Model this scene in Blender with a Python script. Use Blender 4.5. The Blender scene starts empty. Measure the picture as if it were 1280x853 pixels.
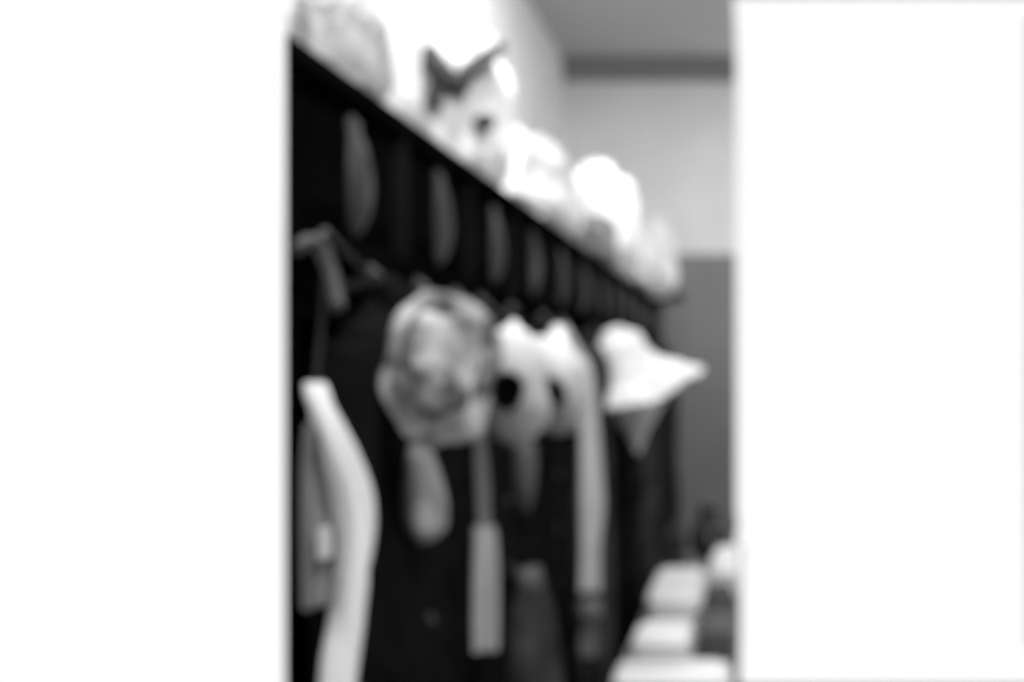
import bpy, bmesh, math, random
from mathutils import Vector, Matrix, noise

scene = bpy.context.scene
COL = scene.collection
PI = math.pi

# ------------------------------------------------------------------ camera
cam_d = bpy.data.cameras.new('camera')
cam = bpy.data.objects.new('camera', cam_d)
COL.objects.link(cam)
EYE = 1.5
cam.location = (0, 0, EYE)
cam.rotation_euler = (PI / 2, 0, 0)
cam_d.sensor_width = 36.0
cam_d.lens = 1400 / 1280 * 36.0
cam_d.shift_x = -300 / 1280
cam_d.shift_y = 34.5 / 1280
cam_d.clip_start = 0.02
cam_d.dof.use_dof = True              # the photograph is soft all over
cam_d.dof.focus_distance = 0.30
cam_d.dof.aperture_fstop = 7.0
scene.camera = cam

# ------------------------------------------------------------------ light
world = bpy.data.worlds.new('world')
scene.world = world
world.use_nodes = True
bg = world.node_tree.nodes['Background']
bg.inputs[0].default_value = (1, 1, 1, 1)
bg.inputs[1].default_value = 1.0


def area_light(name, loc, target, size, power):
    d = bpy.data.lights.new(name, 'AREA')
    d.shape = 'DISK'
    d.size = size
    d.energy = power
    o = bpy.data.objects.new(name, d)
    o.location = loc
    o.rotation_euler = (Vector(target) - Vector(loc)).to_track_quat('-Z', 'Y').to_euler()
    COL.objects.link(o)
    return o


area_light('ceiling_lamp_light', (-0.30, 2.0, 3.3), (-0.62, 2.35, 1.9), 0.30, 33)
area_light('table_fill_light', (-0.15, 4.4, 3.3), (-0.50, 4.6, 1.3), 0.30, 30)  # unseen fill added to brighten the table and the far bundles
area_light('near_fill_light', (0.55, 0.5, 3.3), (-0.5, 1.6, 1.3), 0.40, 44)  # unseen front key added to brighten the things below the frieze


def spot_light(name, loc, target, deg, power, radius=.08):
    d = bpy.data.lights.new(name, 'SPOT')
    d.spot_size = math.radians(deg)
    d.spot_blend = 1.0
    d.shadow_soft_size = radius
    d.energy = power
    o = bpy.data.objects.new(name, d)
    o.location = loc
    o.rotation_euler = (Vector(target) - Vector(loc)).to_track_quat('-Z', 'Y').to_euler()
    COL.objects.link(o)


spot_light('wall_gradient_fill', (1.25, 4.6, 2.2), (-.35, 6.87, 2.15), 50, 110)  # unseen spot added to shape the brightness gradient on the back wall

scene.view_settings.view_transform = 'Standard'
scene.view_settings.look = 'None'
scene.view_settings.gamma = 1.0
scene.view_settings.use_curve_mapping = False
scene.view_settings.exposure = 0.0


# ------------------------------------------------------------------ materials
def mat(name, grey, rough=0.8, var=0.15, scale=8.0, bump=0.0, bscale=60.0, grey2=None,
        pattern='noise', spec=0.3, sheen=0.0):
    m = bpy.data.materials.new(name)
    m.use_nodes = True
    nt = m.node_tree
    b = nt.nodes['Principled BSDF']
    b.inputs['Roughness'].default_value = rough
    b.inputs['Specular IOR Level'].default_value = spec
    b.inputs['Sheen Weight'].default_value = sheen
    tc = nt.nodes.new('ShaderNodeTexCoord')
    if pattern == 'voronoi':
        tx = nt.nodes.new('ShaderNodeTexVoronoi')
        fac = tx.outputs['Distance']
    elif pattern == 'wave':
        tx = nt.nodes.new('ShaderNodeTexWave')
        tx.bands_direction = 'Z'
        tx.inputs['Distortion'].default_value = 5.0
        tx.inputs['Detail'].default_value = 3.0
        fac = tx.outputs['Fac']
    else:
        tx = nt.nodes.new('ShaderNodeTexNoise')
        tx.inputs['Detail'].default_value = 4.0
        fac = tx.outputs['Fac']
    tx.inputs['Scale'].default_value = scale
    nt.links.new(tc.outputs['Object'], tx.inputs['Vector'])
    cr = nt.nodes.new('ShaderNodeValToRGB')
    g0 = grey * (1 - var)
    g1 = grey * (1 + var) if grey2 is None else grey2
    if grey2 is not None:
        g0 = grey
    cr.color_ramp.elements[0].position = 0.36
    cr.color_ramp.elements[1].position = 0.64
    cr.color_ramp.elements[0].color = (g0, g0, g0, 1)
    cr.color_ramp.elements[1].color = (min(g1, .95),) * 3 + (1,)
    nt.links.new(fac, cr.inputs['Fac'])
    nt.links.new(cr.outputs['Color'], b.inputs['Base Color'])
    if bump > 0:
        n2 = nt.nodes.new('ShaderNodeTexNoise')
        n2.inputs['Scale'].default_value = bscale
        n2.inputs['Detail'].default_value = 3.0
        nt.links.new(tc.outputs['Object'], n2.inputs['Vector'])
        bp = nt.nodes.new('ShaderNodeBump')
        bp.inputs['Strength'].default_value = bump
        bp.inputs['Distance'].default_value = 0.01
        nt.links.new(n2.outputs['Fac'], bp.inputs['Height'])
        nt.links.new(bp.outputs['Normal'], b.inputs['Normal'])
    return m


M = {
    'plaster': mat('plaster_white', .62, .9, .03, 5, .15, 40),
    'plaster_side': mat('plaster_side', .74, .9, .03, 5, .15, 40),
    'ceiling': mat('ceiling_paint', .48, .9, .03, 5, .1, 40),
    'hidden': mat('room_plaster', .75, .9, .04, 5),
    'dado': mat('dado_paint', .17, .6, .05, 6, .1, 40),
    'cornice': mat('cornice_paint', .19, .7, .04, 6),
    'floor': mat('floor_boards', .12, .5, .2, 3, .1, 30),
    'blackwood': mat('black_stained_wood', .0035, .75, .3, 6, .15, 50, spec=.0),
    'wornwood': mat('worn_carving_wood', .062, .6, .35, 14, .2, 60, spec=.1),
    'stile': mat('stile_wood', .010, .6, .3, 8, .15, 50, spec=.0),
    'peg': mat('peg_iron', .012, .4, .2, 20),
    'white': mat('white_cotton', .86, .9, .03, 9, .2, 120),
    'whitebag': mat('white_bag', .84, .45, .03, 7, .15, 70),
    'palebag': mat('pale_grey_bag', .66, .6, .06, 7, .2, 70),
    'ashbag': mat('ash_grey_bag', .46, .6, .08, 7, .2, 70),
    'shadowbag': mat('shadow_grey_sack', .24, .9, .08, 10, .3, 120),  # dark tone is the tall sack's shadow, put into the colour
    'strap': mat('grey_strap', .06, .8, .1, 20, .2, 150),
    'black': mat('black_wool', .007, .95, .3, 20, .4, 200, spec=.02),
    'charcoal': mat('charcoal_wool', .016, .95, .3, 12, .4, 200, spec=.02),
    'print': mat('dark_flower_print', .010, .9, 0, 9, .2, 120, grey2=.06, spec=.05),
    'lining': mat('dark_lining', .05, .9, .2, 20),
    'hatprint': mat('mottled_hat_cloth', .09, .9, 0, 22, .3, 120, grey2=.70),
    'greycloth': mat('grey_cloth', .44, .9, .12, 14, .3, 120),
    'midcloth': mat('mid_grey_cloth', .15, .9, .15, 14, .3, 120),
    'hanger': mat('hanger_metal', .055, .5, .1, 20),
    'button': mat('black_button', .02, .3, .1, 20),
    'table': mat('grey_table_wood', .22, .6, .15, 6, .1, 40),
    'cloth_shade': mat('slate_cloth', .10, .9, .1, 12, .2, 120),
    'jug': mat('dark_glazed_pottery', .03, .35, .2, 9),
    'towel': mat('towel_grey', .25, .95, .1, 14, .4, 150),
    'sash': mat('pale_sash_cloth', .48, .9, .06, 12, .2, 120),
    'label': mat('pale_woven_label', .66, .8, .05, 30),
}

# ------------------------------------------------------------------ helpers
ORG = {}


def raw(name, verts, faces, material, origin, smooth):
    me = bpy.data.meshes.new(name)
    bm = bmesh.new()
    vs = [bm.verts.new(Vector(v) - origin) for v in verts]
    for f in faces:
        try:
            bm.faces.new([vs[i] for i in f])
        except ValueError:
            pass
    bmesh.ops.recalc_face_normals(bm, faces=bm.faces)
    if smooth:
        for f in bm.faces:
            f.smooth = True
    bm.to_mesh(me)
    bm.free()
    me.materials.append(material)
    return me


def part(name, vf, material, parent=None, smooth=True, origin=None):
    """A mesh object from world-space verts; a child of parent when given."""
    verts, faces = vf
    if parent is not None:
        o_ = ORG[parent]
    elif origin is not None:
        o_ = Vector(origin)
    else:
        xs = [v[0] for v in verts]; ys = [v[1] for v in verts]; zs = [v[2] for v in verts]
        o_ = Vector(((min(xs) + max(xs)) / 2, (min(ys) + max(ys)) / 2, min(zs)))
    o = bpy.data.objects.new(name, raw(name, verts, faces, material, o_, smooth))
    COL.objects.link(o)
    ORG[o] = o_
    if parent is not None:
        o.parent = parent
    else:
        o.location = o_
    return o


def tag(o, label=None, cat=None, group=None, kind=None):
    if label: o['label'] = label
    if cat: o['category'] = cat
    if group: o['group'] = group
    if kind: o['kind'] = kind
    return o


def thing(name, label, cat, loc, group=None):
    o = bpy.data.objects.new(name, None)
    o.empty_display_size = 0.1
    o.location = loc
    COL.objects.link(o)
    ORG[o] = Vector(loc)
    return tag(o, label, cat, group)


def box(x0, x1, y0, y1, z0, z1):
    v = [(x, y, z) for z in (z0, z1) for y in (y0, y1) for x in (x0, x1)]
    f = [(0, 1, 3, 2), (4, 6, 7, 5), (0, 4, 5, 1), (2, 3, 7, 6), (0, 2, 6, 4), (1, 5, 7, 3)]
    return v, f


def prism(poly, z0, z1):
    n = len(poly)
    v = [(x, y, z0) for x, y in poly] + [(x, y, z1) for x, y in poly]
    f = [tuple(range(n))[::-1], tuple(range(n, 2 * n))]
    f += [(i, (i + 1) % n, n + (i + 1) % n, n + i) for i in range(n)]
    return v, f


def join(*vfs):
    V, F = [], []
    for v, f in vfs:
        k = len(V)
        V += list(v)
        F += [tuple(i + k for i in q) for q in f]
    return V, F


def loft(rings, cap=True):
    n = len(rings[0])
    V = [p for r in rings for p in r]
    F = []
    for i in range(len(rings) - 1):
        for j in range(n):
            a, b = i * n + j, i * n + (j + 1) % n
            F.append((a, b, b + n, a + n))
    if cap:
        for i in (0, len(rings) - 1):
            c = sum((Vector(p) for p in rings[i]), Vector()) / n
            k = len(V)
            V.append(c)
            F += [(i * n + j, i * n + (j + 1) % n, k) for j in range(n)]
    return V, F


def frame_of(n):
    n = Vector(n).normalized()
    u = n.cross(Vector((0, 0, 1)))
    if u.length < 1e-3:
        u = Vector((1, 0, 0))
    u.normalize()
    w = u.cross(n).normalized()      # points "up" as seen along n
    return u, w, n


def tube(pts, rad, seg=10):
    pts = [Vector(p) for p in pts]
    rings = []
    for i, p in enumerate(pts):
        t = (pts[min(i + 1, len(pts) - 1)] - pts[max(i - 1, 0)]).normalized()
        u, w, _ = frame_of(t)
        r = rad[i] if isinstance(rad, (list, tuple)) else rad
        rings.append([p + (u * math.cos(a) + w * math.sin(a)) * r
                      for a in (2 * PI * k / seg for k in range(seg))])
    return loft(rings)


def smoothpath(pts, n):
    """Catmull-Rom through tuples of any length."""
    out = []
    m = len(pts)
    for i in range(m - 1):
        p0, p1, p2, p3 = pts[max(i - 1, 0)], pts[i], pts[i + 1], pts[min(i + 2, m - 1)]
        for k in range(n):
            t = k / n
            out.append(tuple(.5 * (2 * b + (c - a) * t + (2 * a - 5 * b + 4 * c - d) * t * t
                                   + (3 * b - a - 3 * c + d) * t ** 3)
                             for a, b, c, d in zip(p0, p1, p2, p3)))
    out.append(tuple(pts[-1]))
    return out


def drape(path, seg=36, folds=5, amp=.12, seed=0, n=8, wob=.012):
    """Hanging cloth body. path rows: (x, y, z, half width along y, half depth along x)."""
    rows = smoothpath(path, n)
    rnd = random.Random(seed)
    ph, ph2 = rnd.uniform(0, 6), rnd.uniform(0, 6)
    rings = []
    L = len(rows) - 1
    for i, (x, y, z, a, b) in enumerate(rows):
        v = i / L
        ring = []
        for k in range(seg):
            t = 2 * PI * k / seg
            q = 1 + amp * (.25 + v) * (math.sin(folds * t + ph + 1.5 * v) + .5 * math.sin((folds * 2 + 1) * t + ph2 - v))
            nz = noise.noise(Vector((x * 6 + math.cos(t) * .8 + seed, y * 6 + math.sin(t) * .8, z * 5)))
            q += nz * wob * 8
            ring.append((x + b * q * math.sin(t), y + a * (1 + (q - 1) * .35) * math.cos(t), z + nz * wob))
        rings.append(ring)
    return loft(rings)


def ribbon(path, wdir, n=8, thick=.006, wave=.12, seed=0, seg=10):
    """Strip of cloth. path rows: (x, y, z, half width); wdir = direction of its width."""
    rows = smoothpath(path, n)
    w = Vector(wdir).normalized()
    nrm = w.cross(Vector((0, 0, 1))).normalized()
    rings = []
    for i, (x, y, z, h) in enumerate(rows):
        c = Vector((x, y, z))
        front, back = [], []
        for k in range(seg + 1):
            s = -1 + 2 * k / seg
            off = wave * h * (math.sin(3.2 * s + i * .13 + seed) + .5 * math.sin(7 * s - i * .1 + seed * 2))
            p = c + w * (h * s) + nrm * off
            front.append(p + nrm * thick)
            back.append(p - nrm * thick)
        rings.append(front + back[::-1])
    return loft(rings)


def ico(sub):
    bm = bmesh.new()
    bmesh.ops.create_icosphere(bm, subdivisions=sub, radius=1)
    bm.verts.ensure_lookup_table()
    v = [x.co.copy() for x in bm.verts]
    f = [tuple(q.index for q in p.verts) for p in bm.faces]
    bm.free()
    return v, f


ICO5 = ico(5)


def bundle(cx, cy, z0, rx, ry, h, seed, crumple=.22, squash=.55, freq=1.6, top=1.0, lean=(0, 0)):
    """Crumpled sack of cloth or film resting on z0, creased by ridged noise."""
    V = []
    s = Vector((seed * 3.7, seed * 1.3, seed * 2.1))
    for p in ICO5[0]:
        d = p.normalized()
        r1 = 1 - abs(noise.noise(d * freq + s)) * 2
        r2 = 1 - abs(noise.noise(d * freq * 2.3 + s * 1.7)) * 2
        r3 = noise.noise(d * freq * 5 + s)
        q = 1 + crumple * (.65 * (r1 - .5) + .4 * (r2 - .5) + .15 * r3)
        zz = (abs(d.z) ** squash) * (1 if d.z > 0 else -1)
        tt = (zz + 1) / 2
        tap = 1 + (top - 1) * tt
        x = cx + d.x * rx * q * tap + lean[0] * tt
        y = cy + d.y * ry * q * tap + lean[1] * tt
        z = z0 + h * tt * (1 + (q - 1) * .8)
        V.append((x, y, max(z, z0 + .001 * d.x)))
    return V, ICO5[1]


# ------------------------------------------------------------------ the setting
ZC = 3.395        # ceiling
XW = -1.15        # left wall face
YB = 6.875        # back wall face
XE = -0.098       # right end of back wall, the passage is open beyond

tag(part('floor', join(box(XW, 1.5, -1, 5.3, -.1, 0), box(XW, XE, 5.3, YB, -.1, 0)), M['floor'], smooth=False), kind='structure')
tag(part('ceiling', join(box(XW, 1.5, -1, 5.7, ZC, ZC + .1), box(XW, XE, 5.7, YB, ZC, ZC + .1)), M['ceiling'], smooth=False), kind='structure')
wl = part('wall_left', join(
    prism([(XW, 2.76), (XW, YB), (XW - .12, YB), (XW - .12, 3.06)], 0, ZC),
    box(XW - .12, XW, -1, 1.68, 0, ZC)), M['plaster_side'], smooth=False)
tag(wl, kind='structure')
wb = part('wall_back', box(XW, XE, YB, YB + .12, 0, ZC), M['plaster'], smooth=False)
tag(wb, kind='structure')
part('dado', box(XW, XE, YB - .012, YB, 0, 2.2), M['dado'], wb, smooth=False)
tag(part('wall_right', box(1.5, 1.6, -1, 6.1, 0, ZC), M['hidden'], smooth=False), kind='structure')
tag(part('wall_front', box(XW, 1.5, -1.1, -1, 0, ZC), M['hidden'], smooth=False), kind='structure')
# cornice of the back wall
prof = [(0, 0), (0, -.13), (-.02, -.13), (-.03, -.10), (-.07, -.04), (-.09, -.03), (-.09, 0)]
cv = [(XW, YB + a, ZC + b) for a, b in prof] + [(XE, YB + a, ZC + b) for a, b in prof]
k = len(prof)
cf = [tuple(range(k)), tuple(range(k, 2 * k))] + [(i, (i + 1) % k, k + (i + 1) % k, k + i) for i in range(k)]
tag(part('trim_1', (cv, cf), M['cornice'], smooth=False), kind='structure')

# ------------------------------------------------------------------ the long rack along the left wall
XF = -0.52
ZT = EYE + .372
ZFB = ZT - .219
Y0, Y1 = 1.25, 6.5


def diag(x):
    return 1.25 * x / -.52          # the rack's angled near end, as y for an x


rack = thing('coat_rack', 'long black panelled coat rack with top shelf along the side wall', 'coat rack', (-.8, 4.2, 0))
part('top_shelf', prism([(XF, Y0), (XF, Y1), (XW + .01, Y1), (XW + .01, diag(XW + .01))], ZT - .03, ZT), M['blackwood'], rack, False)
part('frieze_board', prism([(XF - .015, diag(XF - .015)), (XF - .015, Y1), (XF - .04, Y1), (XF - .04, diag(XF - .04))], ZFB, ZT - .03), M['blackwood'], rack, False)
part('back_board', prism([(XF - .06, diag(XF - .06)), (XF - .06, Y1), (XF - .08, Y1), (XF - .08, diag(XF - .08))], 0, ZFB + .02), M['blackwood'], rack, False)
part('end_panel', prism([(XF - .04, diag(XF - .04) + .03), (XW + .01, diag(XW + .01) + .03), (XW + .01, diag(XW + .01)), (XF - .04, diag(XF - .04))], 0, ZT - .03), M['blackwood'], rack, False)
part('end_panel', box(XW + .01, XF - .02, Y1 - .03, Y1, 0, ZT - .03), M['blackwood'], rack, False)


def strip(x0, x1, z0, z1, y1=Y1):
    return prism([(x1, diag(x1)), (x1, y1), (x0, y1), (x0, diag(x0))], z0, z1)


part('top_moulding', strip(XF - .015, XF + .008, ZT - .022, ZT - .002, Y1 + .01), M['blackwood'], rack, False)
part('bottom_moulding', strip(XF - .015, XF + .003, ZFB - .012, ZFB + .012), M['blackwood'], rack, False)
part('peg_rail', strip(XF - .06, XF - .035, ZFB - .09, ZFB - .03), M['blackwood'], rack, False)


def panel_mesh(yc):
    a, h0, h1 = .175, ZFB + .022, ZT - .04
    x0, x1, b = XF - .015, XF - .003, .03
    v = [(x0, yc - a, h0), (x0, yc + a, h0), (x0, yc + a, h1), (x0, yc - a, h1),
         (x1, yc - a + b, h0 + b), (x1, yc + a - b, h0 + b), (x1, yc + a - b, h1 - b), (x1, yc - a + b, h1 - b)]
    f = [(0, 1, 2, 3), (4, 5, 6, 7), (0, 1, 5, 4), (1, 2, 6, 5), (2, 3, 7, 6), (3, 0, 4, 7)]
    return v, f


def ornament_mesh(yc):
    """Carved hanging drop: a tall leaf with a small knob on top."""
    zc = (ZFB + ZT - .02) / 2
    rings = []
    for i in range(15):
        t = i / 14
        w = .046 * (math.sin(PI * t) ** .6) * (1.0 - .35 * t) + .002
        if t > .84:
            w = .018 * math.sin(PI * (t - .80) / .2) + .004
        z = zc + .082 - .164 * (1 - t)
        y = yc + .008 * math.sin(4 * t)
        rings.append([(XF - .006 + .5 * w * max(math.sin(a), -.2), y + w * math.cos(a), z) for a in (2 * PI * j / 12 for j in range(12))])
    return loft(rings)


for i in range(13):
    yc = 1.477 + .40 * i
    p = part('panel', panel_mesh(yc), M['blackwood'], rack, False)
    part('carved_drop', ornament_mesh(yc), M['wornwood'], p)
for i in range(14):
    yc = 1.277 + .40 * i
    if i == 0:
        continue
    part('stile', box(XF - .015, XF + .002, yc - .018, yc + .018, ZFB + .012, ZT - .03), M['stile'], rack, False)
PEG_Z = ZFB - .06
for y in (1.40, 1.60, 1.80, 1.97, 2.22, 2.55, 2.80, 3.35, 3.7, 4.15, 4.6, 5.05, 5.5, 5.95, 6.35):
    pts = [(XF - .04, y, PEG_Z), (XF + .0, y, PEG_Z + .004), (XF + .035, y, PEG_Z + .014), (XF + .05, y, PEG_Z + .03)]
    part('peg', tube(pts, [.011, .010, .010, .013], 8), M['peg'], rack)


# ------------------------------------------------------------------ garments on the pegs
def coat(name, label, y, ztop, zbot, half, x, material, seed, group='dark garments on the pegs', sleeves=True, cat='coat', depth=.05):
    t = thing(name, label, cat, (x, y, zbot), group)
    path = [(x, y, ztop, half * .28, depth * .5), (x, y, ztop - .03, half * .55, depth * .8), (x, y, ztop - .09, half * .95, depth),
            (x, y, ztop - .28, half * .9, depth * .95), (x + .004, y, (ztop + zbot) / 2, half * .92, depth),
            (x + .006, y, zbot + .15, half * 1.02, depth * 1.15), (x + .006, y, zbot, half * 1.05, depth * 1.2)]
    part('body', drape(path, 40, 6, .13, seed), material, t)
    part('collar', tube([(x + depth * .5, y - half * .3, ztop - .05), (x + depth * .3, y - half * .28, ztop + .0),
                         (x - depth * .2, y, ztop + .02), (x + depth * .3, y + half * .28, ztop + .0),
                         (x + depth * .5, y + half * .3, ztop - .05)], [.012, .018, .02, .018, .012], 8), material, t)
    if sleeves:
        for s in (-1, 1):
            sp = [(x, y + s * half * .80, ztop - .07, .05, depth * .7), (x + .01, y + s * half * 1.0, ztop - .2, .055, depth * .8),
                  (x + .015, y + s * half * 1.05, ztop - .42, .05, depth * .75), (x + .02, y + s * half * 1.04, ztop - .62, .042, depth * .65)]
            part('sleeve', drape(sp, 24, 3, .12, seed + 3 + s), material, t)
        for i in range(4):
            z = ztop - .2 - .13 * i
            v, f = ico(2)
            part('button', ([(x + depth * 1.1 + p.x * .006, y + p.y * .011, z + p.z * .011) for p in v], f), M['button'], t)
    return t


coat('coat', 'black coat on a grey hanger nearest the camera', 1.60, 1.60, .55, .21, -.515, M['black'], 1)
coat('jacket', 'black garment hanging under the two white peaked hats', 2.12, 1.58, .60, .17, -.515, M['black'], 2)
coat('coat', 'black coat hanging behind the long pale sash', 2.65, 1.58, .50, .20, -.515, M['black'], 5)
coat('dress', 'dark dress with faint grey flower print near the far end of rack', 3.30, 1.56, .35, .24, -.48, M['print'], 7, sleeves=False, cat='dress', depth=.06)
coat('coat', 'black coat hanging below the wide white hat', 4.00, 1.58, .50, .24, -.49, M['black'], 9, depth=.07)
coat('dress', 'charcoal printed dress beside the pale table at rack end', 4.75, 1.56, .35, .26, -.49, M['print'], 11, sleeves=False, cat='dress', depth=.08)
coat('coat', 'charcoal coat second from the far end of the rack', 5.45, 1.58, .45, .25, -.49, M['charcoal'], 13, depth=.07)
coat('coat', 'black coat at the very end of the rack by the back wall', 6.1, 1.58, .45, .24, -.49, M['black'], 15, depth=.07)

# hanger of the nearest coat
hg = thing('coat_hanger', 'grey curved hanger at the near end of the rack', 'hanger', (-.48, 1.33, 1.58))
part('shoulder_bar', tube(smoothpath([(-.503, 1.238, 1.632), (-.498, 1.25, 1.641), (-.490, 1.264, 1.640), (-.480, 1.268, 1.618), (-.470, 1.262, 1.588), (-.462, 1.252, 1.567)], 6), .0085, 8), M['hanger'], hg)
part('hook', tube(smoothpath([(-.490, 1.262, 1.645), (-.496, 1.30, 1.66), (-.505, 1.35, 1.655), (-.485, 1.395, 1.622)], 5), .004, 8), M['peg'], hg)
part('hanging_loop', tube(smoothpath([(-.480, 1.265, 1.622), (-.482, 1.255, 1.55), (-.482, 1.24, 1.485)], 5), .003, 6), M['peg'], hg)

# white scarf and grey towel at the near end
sc_ = thing('scarf', 'long white scarf hanging at the near end of rack', 'scarf', (-.47, 1.3, .9))
part('front_fall', ribbon([(-.482, 1.238, 1.485, .010), (-.480, 1.246, 1.462, .028), (-.472, 1.262, 1.41, .042), (-.465, 1.282, 1.345, .050), (-.463, 1.292, 1.275, .046),
                           (-.466, 1.292, 1.215, .032), (-.468, 1.288, 1.16, .038), (-.470, 1.284, 1.05, .052), (-.470, 1.284, .93, .056)],
                          (-.12, 1, 0), 8, .008, .20, 2, 16), M['white'], sc_)
tw = thing('towel', 'grey towel with a pale label hanging beside the white scarf', 'towel', (-.49, 1.27, 1.2))
part('cloth', drape([(-.492, 1.262, 1.44, .02, .010), (-.488, 1.266, 1.40, .034, .016), (-.486, 1.268, 1.32, .036, .018), (-.485, 1.268, 1.235, .036, .018)], 28, 4, .14, 4), M['towel'], tw)
part('label', box(-.474, -.466, 1.222, 1.246, 1.292, 1.325), M['label'], tw, False)


# ------------------------------------------------------------------ hats
def hat(name, label, base, axis, profile, brim_r, mcrown, mbrim, seed, floppy=.012, droop=None, rim_r=None, inside=True, squash=1.0, group=None, cat='hat', reach=None, peg_y=None):
    """base = centre of the opening, axis points to the crown tip; profile rows (radius, height) from tip to opening."""
    t = thing(name, label, cat, base, group)
    u, w, n = frame_of(axis)
    c = Vector(base)
    S = 40
    sd = Vector((seed * 2.3, seed, seed * .7))

    def pt(r, h, a, extra=0.0):
        p = c + (u * math.cos(a) + w * math.sin(a) * squash) * r + n * h
        d = noise.noise(p * 14 + sd) * floppy + noise.noise(p * 30 + sd) * floppy * .4
        return p + n * (d + extra) + (u * math.cos(a) + w * math.sin(a)) * d

    prof = smoothpath(profile, 5)
    angs = [2 * PI * k / S for k in range(S)]
    outer = [[pt(r, h, a) for a in angs] for r, h in prof]
    inner = [[pt(max(r - .006, .0005), h - (.006 if r < .03 else .0), a) for a in angs] for r, h in reversed(prof)]
    V, F = loft(outer, False)
    V.append(c + n * (prof[0][1] + .001) + (outer[0][0] - (c + n * prof[0][1] + u * prof[0][0])))
    F += [(j, (j + 1) % S, len(V) - 1) for j in range(S)]
    part('crown', (V, F), mcrown, t)
    if peg_y:
        tip = V[-1]
        part('hanging_loop', tube([tip, tip * .5 + Vector((XF + .05, peg_y, PEG_Z + .03)) * .5 - Vector((0, 0, .008)), (XF + .045, peg_y, PEG_Z + .03)], .003, 6), M['strap'], t)
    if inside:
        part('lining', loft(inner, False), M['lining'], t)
    r0, h0 = prof[-1]
    if brim_r > r0:
        top, bot = [], []
        N = 7
        for i in range(N + 1):
            f = i / N
            r = r0 * .9 + (brim_r - r0 * .9) * f
            dr = (lambda a: droop(a) * f ** 1.5) if droop else (lambda a: 0)
            sc = (lambda a: 1 + (reach(a) - 1) * f) if reach else (lambda a: 1)
            top.append([pt(r * sc(a), h0 + .002, a, dr(a)) for a in angs])
            bot.append([pt(r * sc(a), h0 - .004, a, dr(a)) for a in angs])
        V, F = loft(top + bot[::-1], False)
        part('brim', (V, F), mbrim, t)
        part('hat_band', loft([[pt(r0 + .003, h0 + z, a) for a in angs] for z in (.003, .022)] + [[pt(r0 + .001, h0 + .022, a) for a in angs]], False), mbrim, t)
    return t


LOW = lambda k: (lambda a: 1 + k * max(0, -math.sin(a)) ** 1.2 - .22 * max(0, math.sin(a)) ** 2)
hat('floppy_hat', 'round mottled grey hat hanging nearest the camera', (-.407, 1.44, 1.497), (.50, -.84, .10),
    [(.002, .06), (.025, .058), (.042, .045), (.046, .02), (.048, 0)], .071, M['hatprint'], M['hatprint'], 3, floppy=.028, squash=1.38,
    inside=False, reach=lambda a: 1 + .20 * max(0, math.cos(a - 2.2)) ** 2 + .20 * max(0, math.cos(a - 4.2)) ** 3)
hat('peaked_hat', 'white peaked hat nearer the mottled hat, dark opening facing out', (-.40, 1.83, 1.460), (-.08, .74, .66),
    [(.002, .185), (.016, .155), (.030, .09), (.032, .04), (.026, 0)], .064, M['white'], M['white'], 6, floppy=.012,
    droop=lambda a: .055 - .02 * max(0, -math.sin(a)), squash=1.75, reach=LOW(.35), peg_y=1.97)
hat('peaked_hat', 'white peaked hat between the other white hats, small dark opening', (-.42, 2.38, 1.450), (-.08, .74, .66),
    [(.002, .225), (.02, .19), (.036, .10), (.036, .04), (.025, 0)], .070, M['white'], M['white'], 9, floppy=.014,
    droop=lambda a: .065 - .02 * max(0, -math.sin(a)), squash=1.6, reach=LOW(.5), peg_y=2.55)
hat('sun_hat', 'wide white sun hat sticking out beyond the far end of rack', (-.378, 3.40, 1.495), (-.45, -.22, .87),
    [(.002, .125), (.05, .115), (.08, .07), (.095, 0)], .20, M['white'], M['white'], 12, floppy=.02,
    droop=lambda a: -.035 - .05 * max(0, -math.cos(a)) ** 4 - .085 * max(0, math.sin(a)) ** 2, reach=lambda a: 1 + .02 * max(0, math.sin(a)) ** 4, peg_y=3.35)
k3 = thing('kerchief', 'pointed cloth added as the shaded lower brim of the wide white sun hat', 'kerchief', (-.36, 3.42, 1.25))  # separate cloth added in place of the hat's shaded drooping brim
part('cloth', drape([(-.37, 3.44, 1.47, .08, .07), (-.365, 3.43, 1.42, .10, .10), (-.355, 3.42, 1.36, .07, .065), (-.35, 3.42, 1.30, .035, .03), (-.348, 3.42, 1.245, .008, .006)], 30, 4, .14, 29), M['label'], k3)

# ------------------------------------------------------------------ small cloths, sashes
pc = thing('cloth_pouch', 'small grey cloth pouch dangling under the mottled hat', 'pouch', (-.45, 1.5, 1.27))
part('bag', drape([(-.455, 1.53, 1.40, .012, .012), (-.452, 1.53, 1.375, .035, .02), (-.448, 1.53, 1.33, .045, .028), (-.446, 1.53, 1.29, .04, .026), (-.446, 1.53, 1.272, .02, .014)], 28, 4, .1, 21), M['greycloth'], pc)
part('drawstring', tube([(-.455, 1.53, 1.395), (-.465, 1.535, 1.45), (-.472, 1.56, 1.52), (-.468, 1.60, 1.62)], .004, 6), M['greycloth'], pc)

s1 = thing('sash', 'short pale sash hanging below the mottled hat', 'sash', (-.44, 1.84, 1.0))
part('strap', ribbon([(-.468, 1.81, 1.61, .006), (-.455, 1.84, 1.50, .008), (-.45, 1.85, 1.38, .010), (-.445, 1.85, 1.30, .012), (-.44, 1.84, 1.235, .010)], (1, .5, 0), 6, .004, .1, 1), M['midcloth'], s1)
part('fall', ribbon([(-.44, 1.84, 1.24, .018), (-.438, 1.84, 1.20, .020), (-.438, 1.84, 1.10, .021), (-.438, 1.84, 1.035, .020)], (1, .3, 0), 8, .006, .15, 3), M['sash'], s1)

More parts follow.
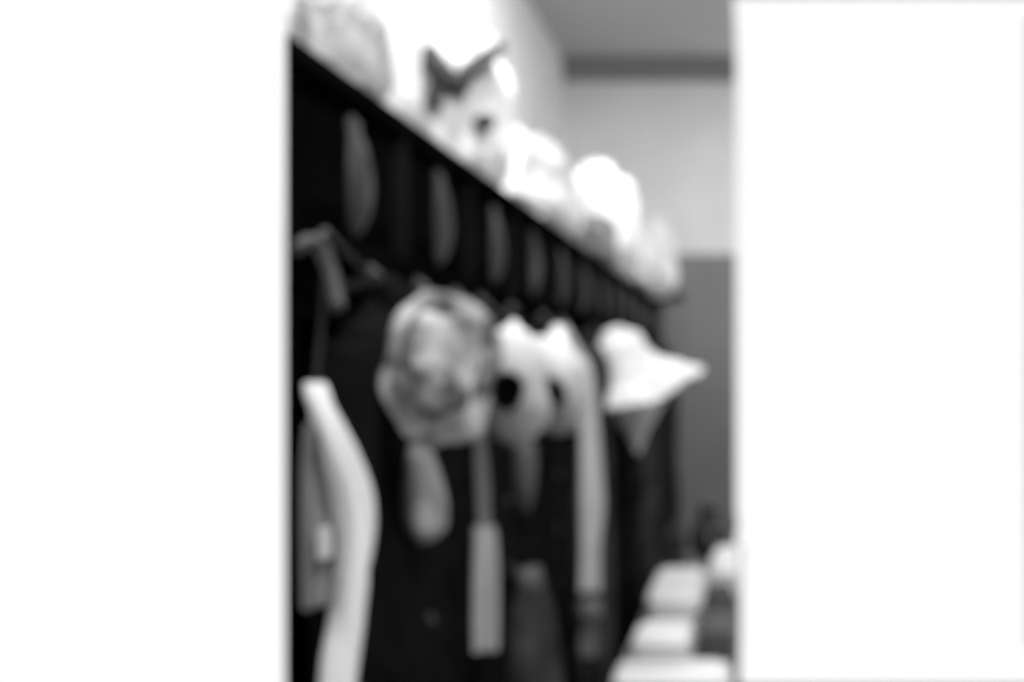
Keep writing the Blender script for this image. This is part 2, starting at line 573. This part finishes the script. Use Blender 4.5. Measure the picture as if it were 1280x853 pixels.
s2 = thing('sash', 'long pale sash with a knot hanging beside the wide white hat', 'sash', (-.40, 2.8, .8))
part('fall', ribbon([(-.468, 2.79, 1.61, .007), (-.44, 2.785, 1.56, .008), (-.415, 2.78, 1.50, .016), (-.408, 2.78, 1.42, .022), (-.402, 2.78, 1.30, .026), (-.398, 2.78, 1.16, .030), (-.402, 2.78, 1.05, .024), (-.402, 2.78, .945, .026)],
                    (1, .25, 0), 8, .006, .15, 5), M['sash'], s2)
part('knot', bundle(-.402, 2.78, .87, .028, .028, .055, 31, .3, .8), M['midcloth'], s2)
part('tail', ribbon([(-.402, 2.78, .88, .014), (-.406, 2.78, .83, .022), (-.408, 2.78, .785, .018)], (1, .25, 0), 6, .005, .2, 7), M['midcloth'], s2)

k1 = thing('kerchief', 'small dim grey kerchief hanging under the white peaked hats', 'kerchief', (-.45, 2.2, 1.25))
part('cloth', drape([(-.455, 2.22, 1.38, .02, .012), (-.45, 2.22, 1.34, .045, .02), (-.45, 2.22, 1.27, .04, .02), (-.45, 2.22, 1.22, .012, .01)], 24, 4, .14, 24), M['cloth_shade'], k1)
k2 = thing('skirt', 'dark patterned skirt low between the two pale sashes', 'skirt', (-.45, 2.2, .6))
part('cloth', drape([(-.44, 2.22, 1.08, .05, .02), (-.435, 2.22, 1.0, .11, .04), (-.43, 2.22, .85, .14, .05), (-.43, 2.22, .62, .17, .06)], 36, 6, .13, 27), M['print'], k2)
part('waistband', drape([(-.44, 2.22, 1.10, .052, .022), (-.44, 2.22, 1.06, .058, .026)], 30, 4, .05, 28, 4), M['cloth_shade'], k2)

# ------------------------------------------------------------------ heap on the top shelf
G = 'bundles on the rack shelf'


def sack(name, label, cat, cx, cy, rx, ry, h, seed, material, **kw):
    t = thing(name, label, cat, (cx, cy, ZT), G)
    part('body', bundle(cx, cy, ZT, rx, ry, h, seed, **kw), material, t)
    return t


b1 = sack('crumpled_bag', 'pale grey crumpled bag at the near end of the shelf', 'bag', -.60, 1.64, .06, .12, .165, 1, M['ashbag'], crumple=.2)
b2 = sack('plastic_bag', 'big white bag rising to the top behind the pale grey bag', 'bag', -.75, 2.14, .10, .16, .40, 2, M['whitebag'], crumple=.18)
b3 = sack('plastic_bag', 'white bag tied with a dark grey strap forming a V', 'bag', -.68, 2.56, .12, .20, .40, 3, M['whitebag'], crumple=.18)
B3 = bundle(-.68, 2.56, ZT, .12, .20, .40, 3, crumple=.18)[0]


def on_bag(x, z, out=.006):
    near = [v for v in B3 if (v[0] - x) ** 2 + (v[2] - z) ** 2 < .03 ** 2]
    y = min(v[1] for v in near) if near else 2.42
    return (x, y - out, z)


part('strap', tube(smoothpath([on_bag(-.550, 2.21), on_bag(-.575, 2.17), on_bag(-.60, 2.13), on_bag(-.622, 2.10), on_bag(-.655, 2.125), on_bag(-.685, 2.165)], 5),
                   [.013] * 4 + [.018] * 10 + [.026] * 6 + [.026] * 6, 8), M['strap'], b3)
part('strap_end', tube(smoothpath([on_bag(-.645, 2.12), on_bag(-.662, 2.085), on_bag(-.668, 2.05)], 5), .020, 8), M['strap'], b3)
part('bag_shadow', bundle(*on_bag(-.575, 2.03)[:2], 2.012, .022, .016, .036, 33, .2, .8), M['strap'], b3)  # small dark lump standing in for a shadow on the bag
b4 = sack('bedding_bundle', 'long low white bundle in the middle of the shelf', 'bundle', -.66, 3.35, .13, .52, .29, 4, M['white'], crumple=.22, top=.85)
b5 = sack('cloth_sack', 'tall white rounded sack past the middle of the shelf', 'sack', -.665, 4.85, .19, .30, .50, 5, M['whitebag'], crumple=.18, top=.75)
b6 = sack('cloth_sack', 'low grey lump added as the shadow on the tall white sack', 'sack', -.585, 4.25, .07, .2, .2, 6, M['shadowbag'], crumple=.25)  # added lump, its grey is the shadow low on the tall sack
b7 = sack('crumpled_bag', 'pale slumped bag at the far end of the shelf', 'bag', -.53, 5.9, .15, .35, .40, 7, M['palebag'], crumple=.22, top=.6)
b8 = sack('beret', 'small dark beret at the far corner of the shelf', 'beret', -.47, 6.3, .09, .12, .06, 8, M['charcoal'], crumple=.15)

# ------------------------------------------------------------------ narrow table with folded cloths
ZTB = .66
tb = thing('side_table', 'narrow grey table in front of the back wall', 'table', (-.2, 4.0, 0))
part('table_top', box(-.372, -.05, 2.75, 5.3, ZTB - .03, ZTB), M['table'], tb, False)
part('apron', box(-.345, -.065, 2.8, 5.25, ZTB - .11, ZTB - .03), M['table'], tb, False)
for x in (-.335, -.075):
    for y in (2.82, 5.23):
        part('leg', tube([(x, y, ZTB - .04), (x, y, .3), (x, y, 0)], [.022, .02, .014], 8), M['table'], tb)


def folded(label, x0, x1, y0, y1, z0, layers, material, seed):
    t = thing('folded_cloth', label, 'folded cloth', ((x0 + x1) / 2, (y0 + y1) / 2, z0), 'folded cloths on the table')
    rnd = random.Random(seed)
    z = z0
    for i in range(layers):
        h = .022
        j = [rnd.uniform(-.008, .008) for _ in range(4)]
        rings = []
        cx, cy = (x0 + x1) / 2, (y0 + y1) / 2
        for q, (dz, ins) in enumerate(((0, .012), (.2, .002), (.5, 0), (.8, .002), (1, .012))):
            ring = []
            hx, hy = (x1 - x0) / 2 - ins, (y1 - y0) / 2 - ins
            for k in range(40):
                a = 2 * PI * k / 40
                ca, sa = math.cos(a), math.sin(a)
                px = cx + j[0] + hx * math.copysign(abs(ca) ** .25, ca)
                py = cy + j[1] + hy * math.copysign(abs(sa) ** .25, sa)
                ring.append((px, py, z + h * dz + .004 * noise.noise(Vector((px * 9, py * 9, seed + i))) * dz))
            rings.append(ring)
        part('fold', loft(rings), material, t)
        z += h
    return t


folded('white folded cloth nearest on the table', -.345, -.055, 2.78, 3.0, ZTB, 3, M['white'], 1)
folded('white folded cloth second from the near end of table', -.345, -.18, 3.15, 3.42, ZTB, 3, M['white'], 2)
folded('dark slate folded cloth on the middle of the table', -.16, -.055, 3.2, 3.5, ZTB, 4, M['cloth_shade'], 3)
folded('tall white folded pile at the far part of the table', -.345, -.17, 3.65, 4.25, ZTB, 4, M['white'], 4)
folded('pale folded cloth at the outer far side of the table', -.15, -.055, 3.9, 4.5, ZTB, 6, M['white'], 5)
part_ = thing('cap', 'dark flat cap resting beside the white folded pile', 'cap', (-.1, 3.72, ZTB))
part('crown', bundle(-.1, 3.72, ZTB, .045, .09, .12, 41, .15), M['cloth_shade'], part_)

jg = thing('jug', 'dark round jug at the far end of the table', 'jug', (-.19, 4.95, ZTB))
rows = smoothpath([(.05, 0), (.085, .05), (.09, .10), (.055, .17), (.04, .20), (.05, .235)], 5)
part('body', loft([[(-.19 + r * math.cos(a), 4.95 + r * math.sin(a), ZTB + z) for a in (2 * PI * i / 28 for i in range(28))] for r, z in rows]), M['jug'], jg)
part('handle', tube(smoothpath([(-.19 + .05, 4.95, ZTB + .21), (-.19 + .10, 4.95, ZTB + .20), (-.19 + .12, 4.95, ZTB + .14), (-.19 + .08, 4.95, ZTB + .09)], 5), .009, 8), M['jug'], jg)
bx_ = thing('wooden_box', 'dark wooden box beside the jug on the table', 'box', (-.325, 4.9, ZTB))
part('body', box(-.362, -.288, 4.75, 5.1, ZTB, ZTB + .11), M['jug'], bx_, False)
part('lid', box(-.367, -.284, 4.745, 5.105, ZTB + .112, ZTB + .135), M['jug'], bx_, False)
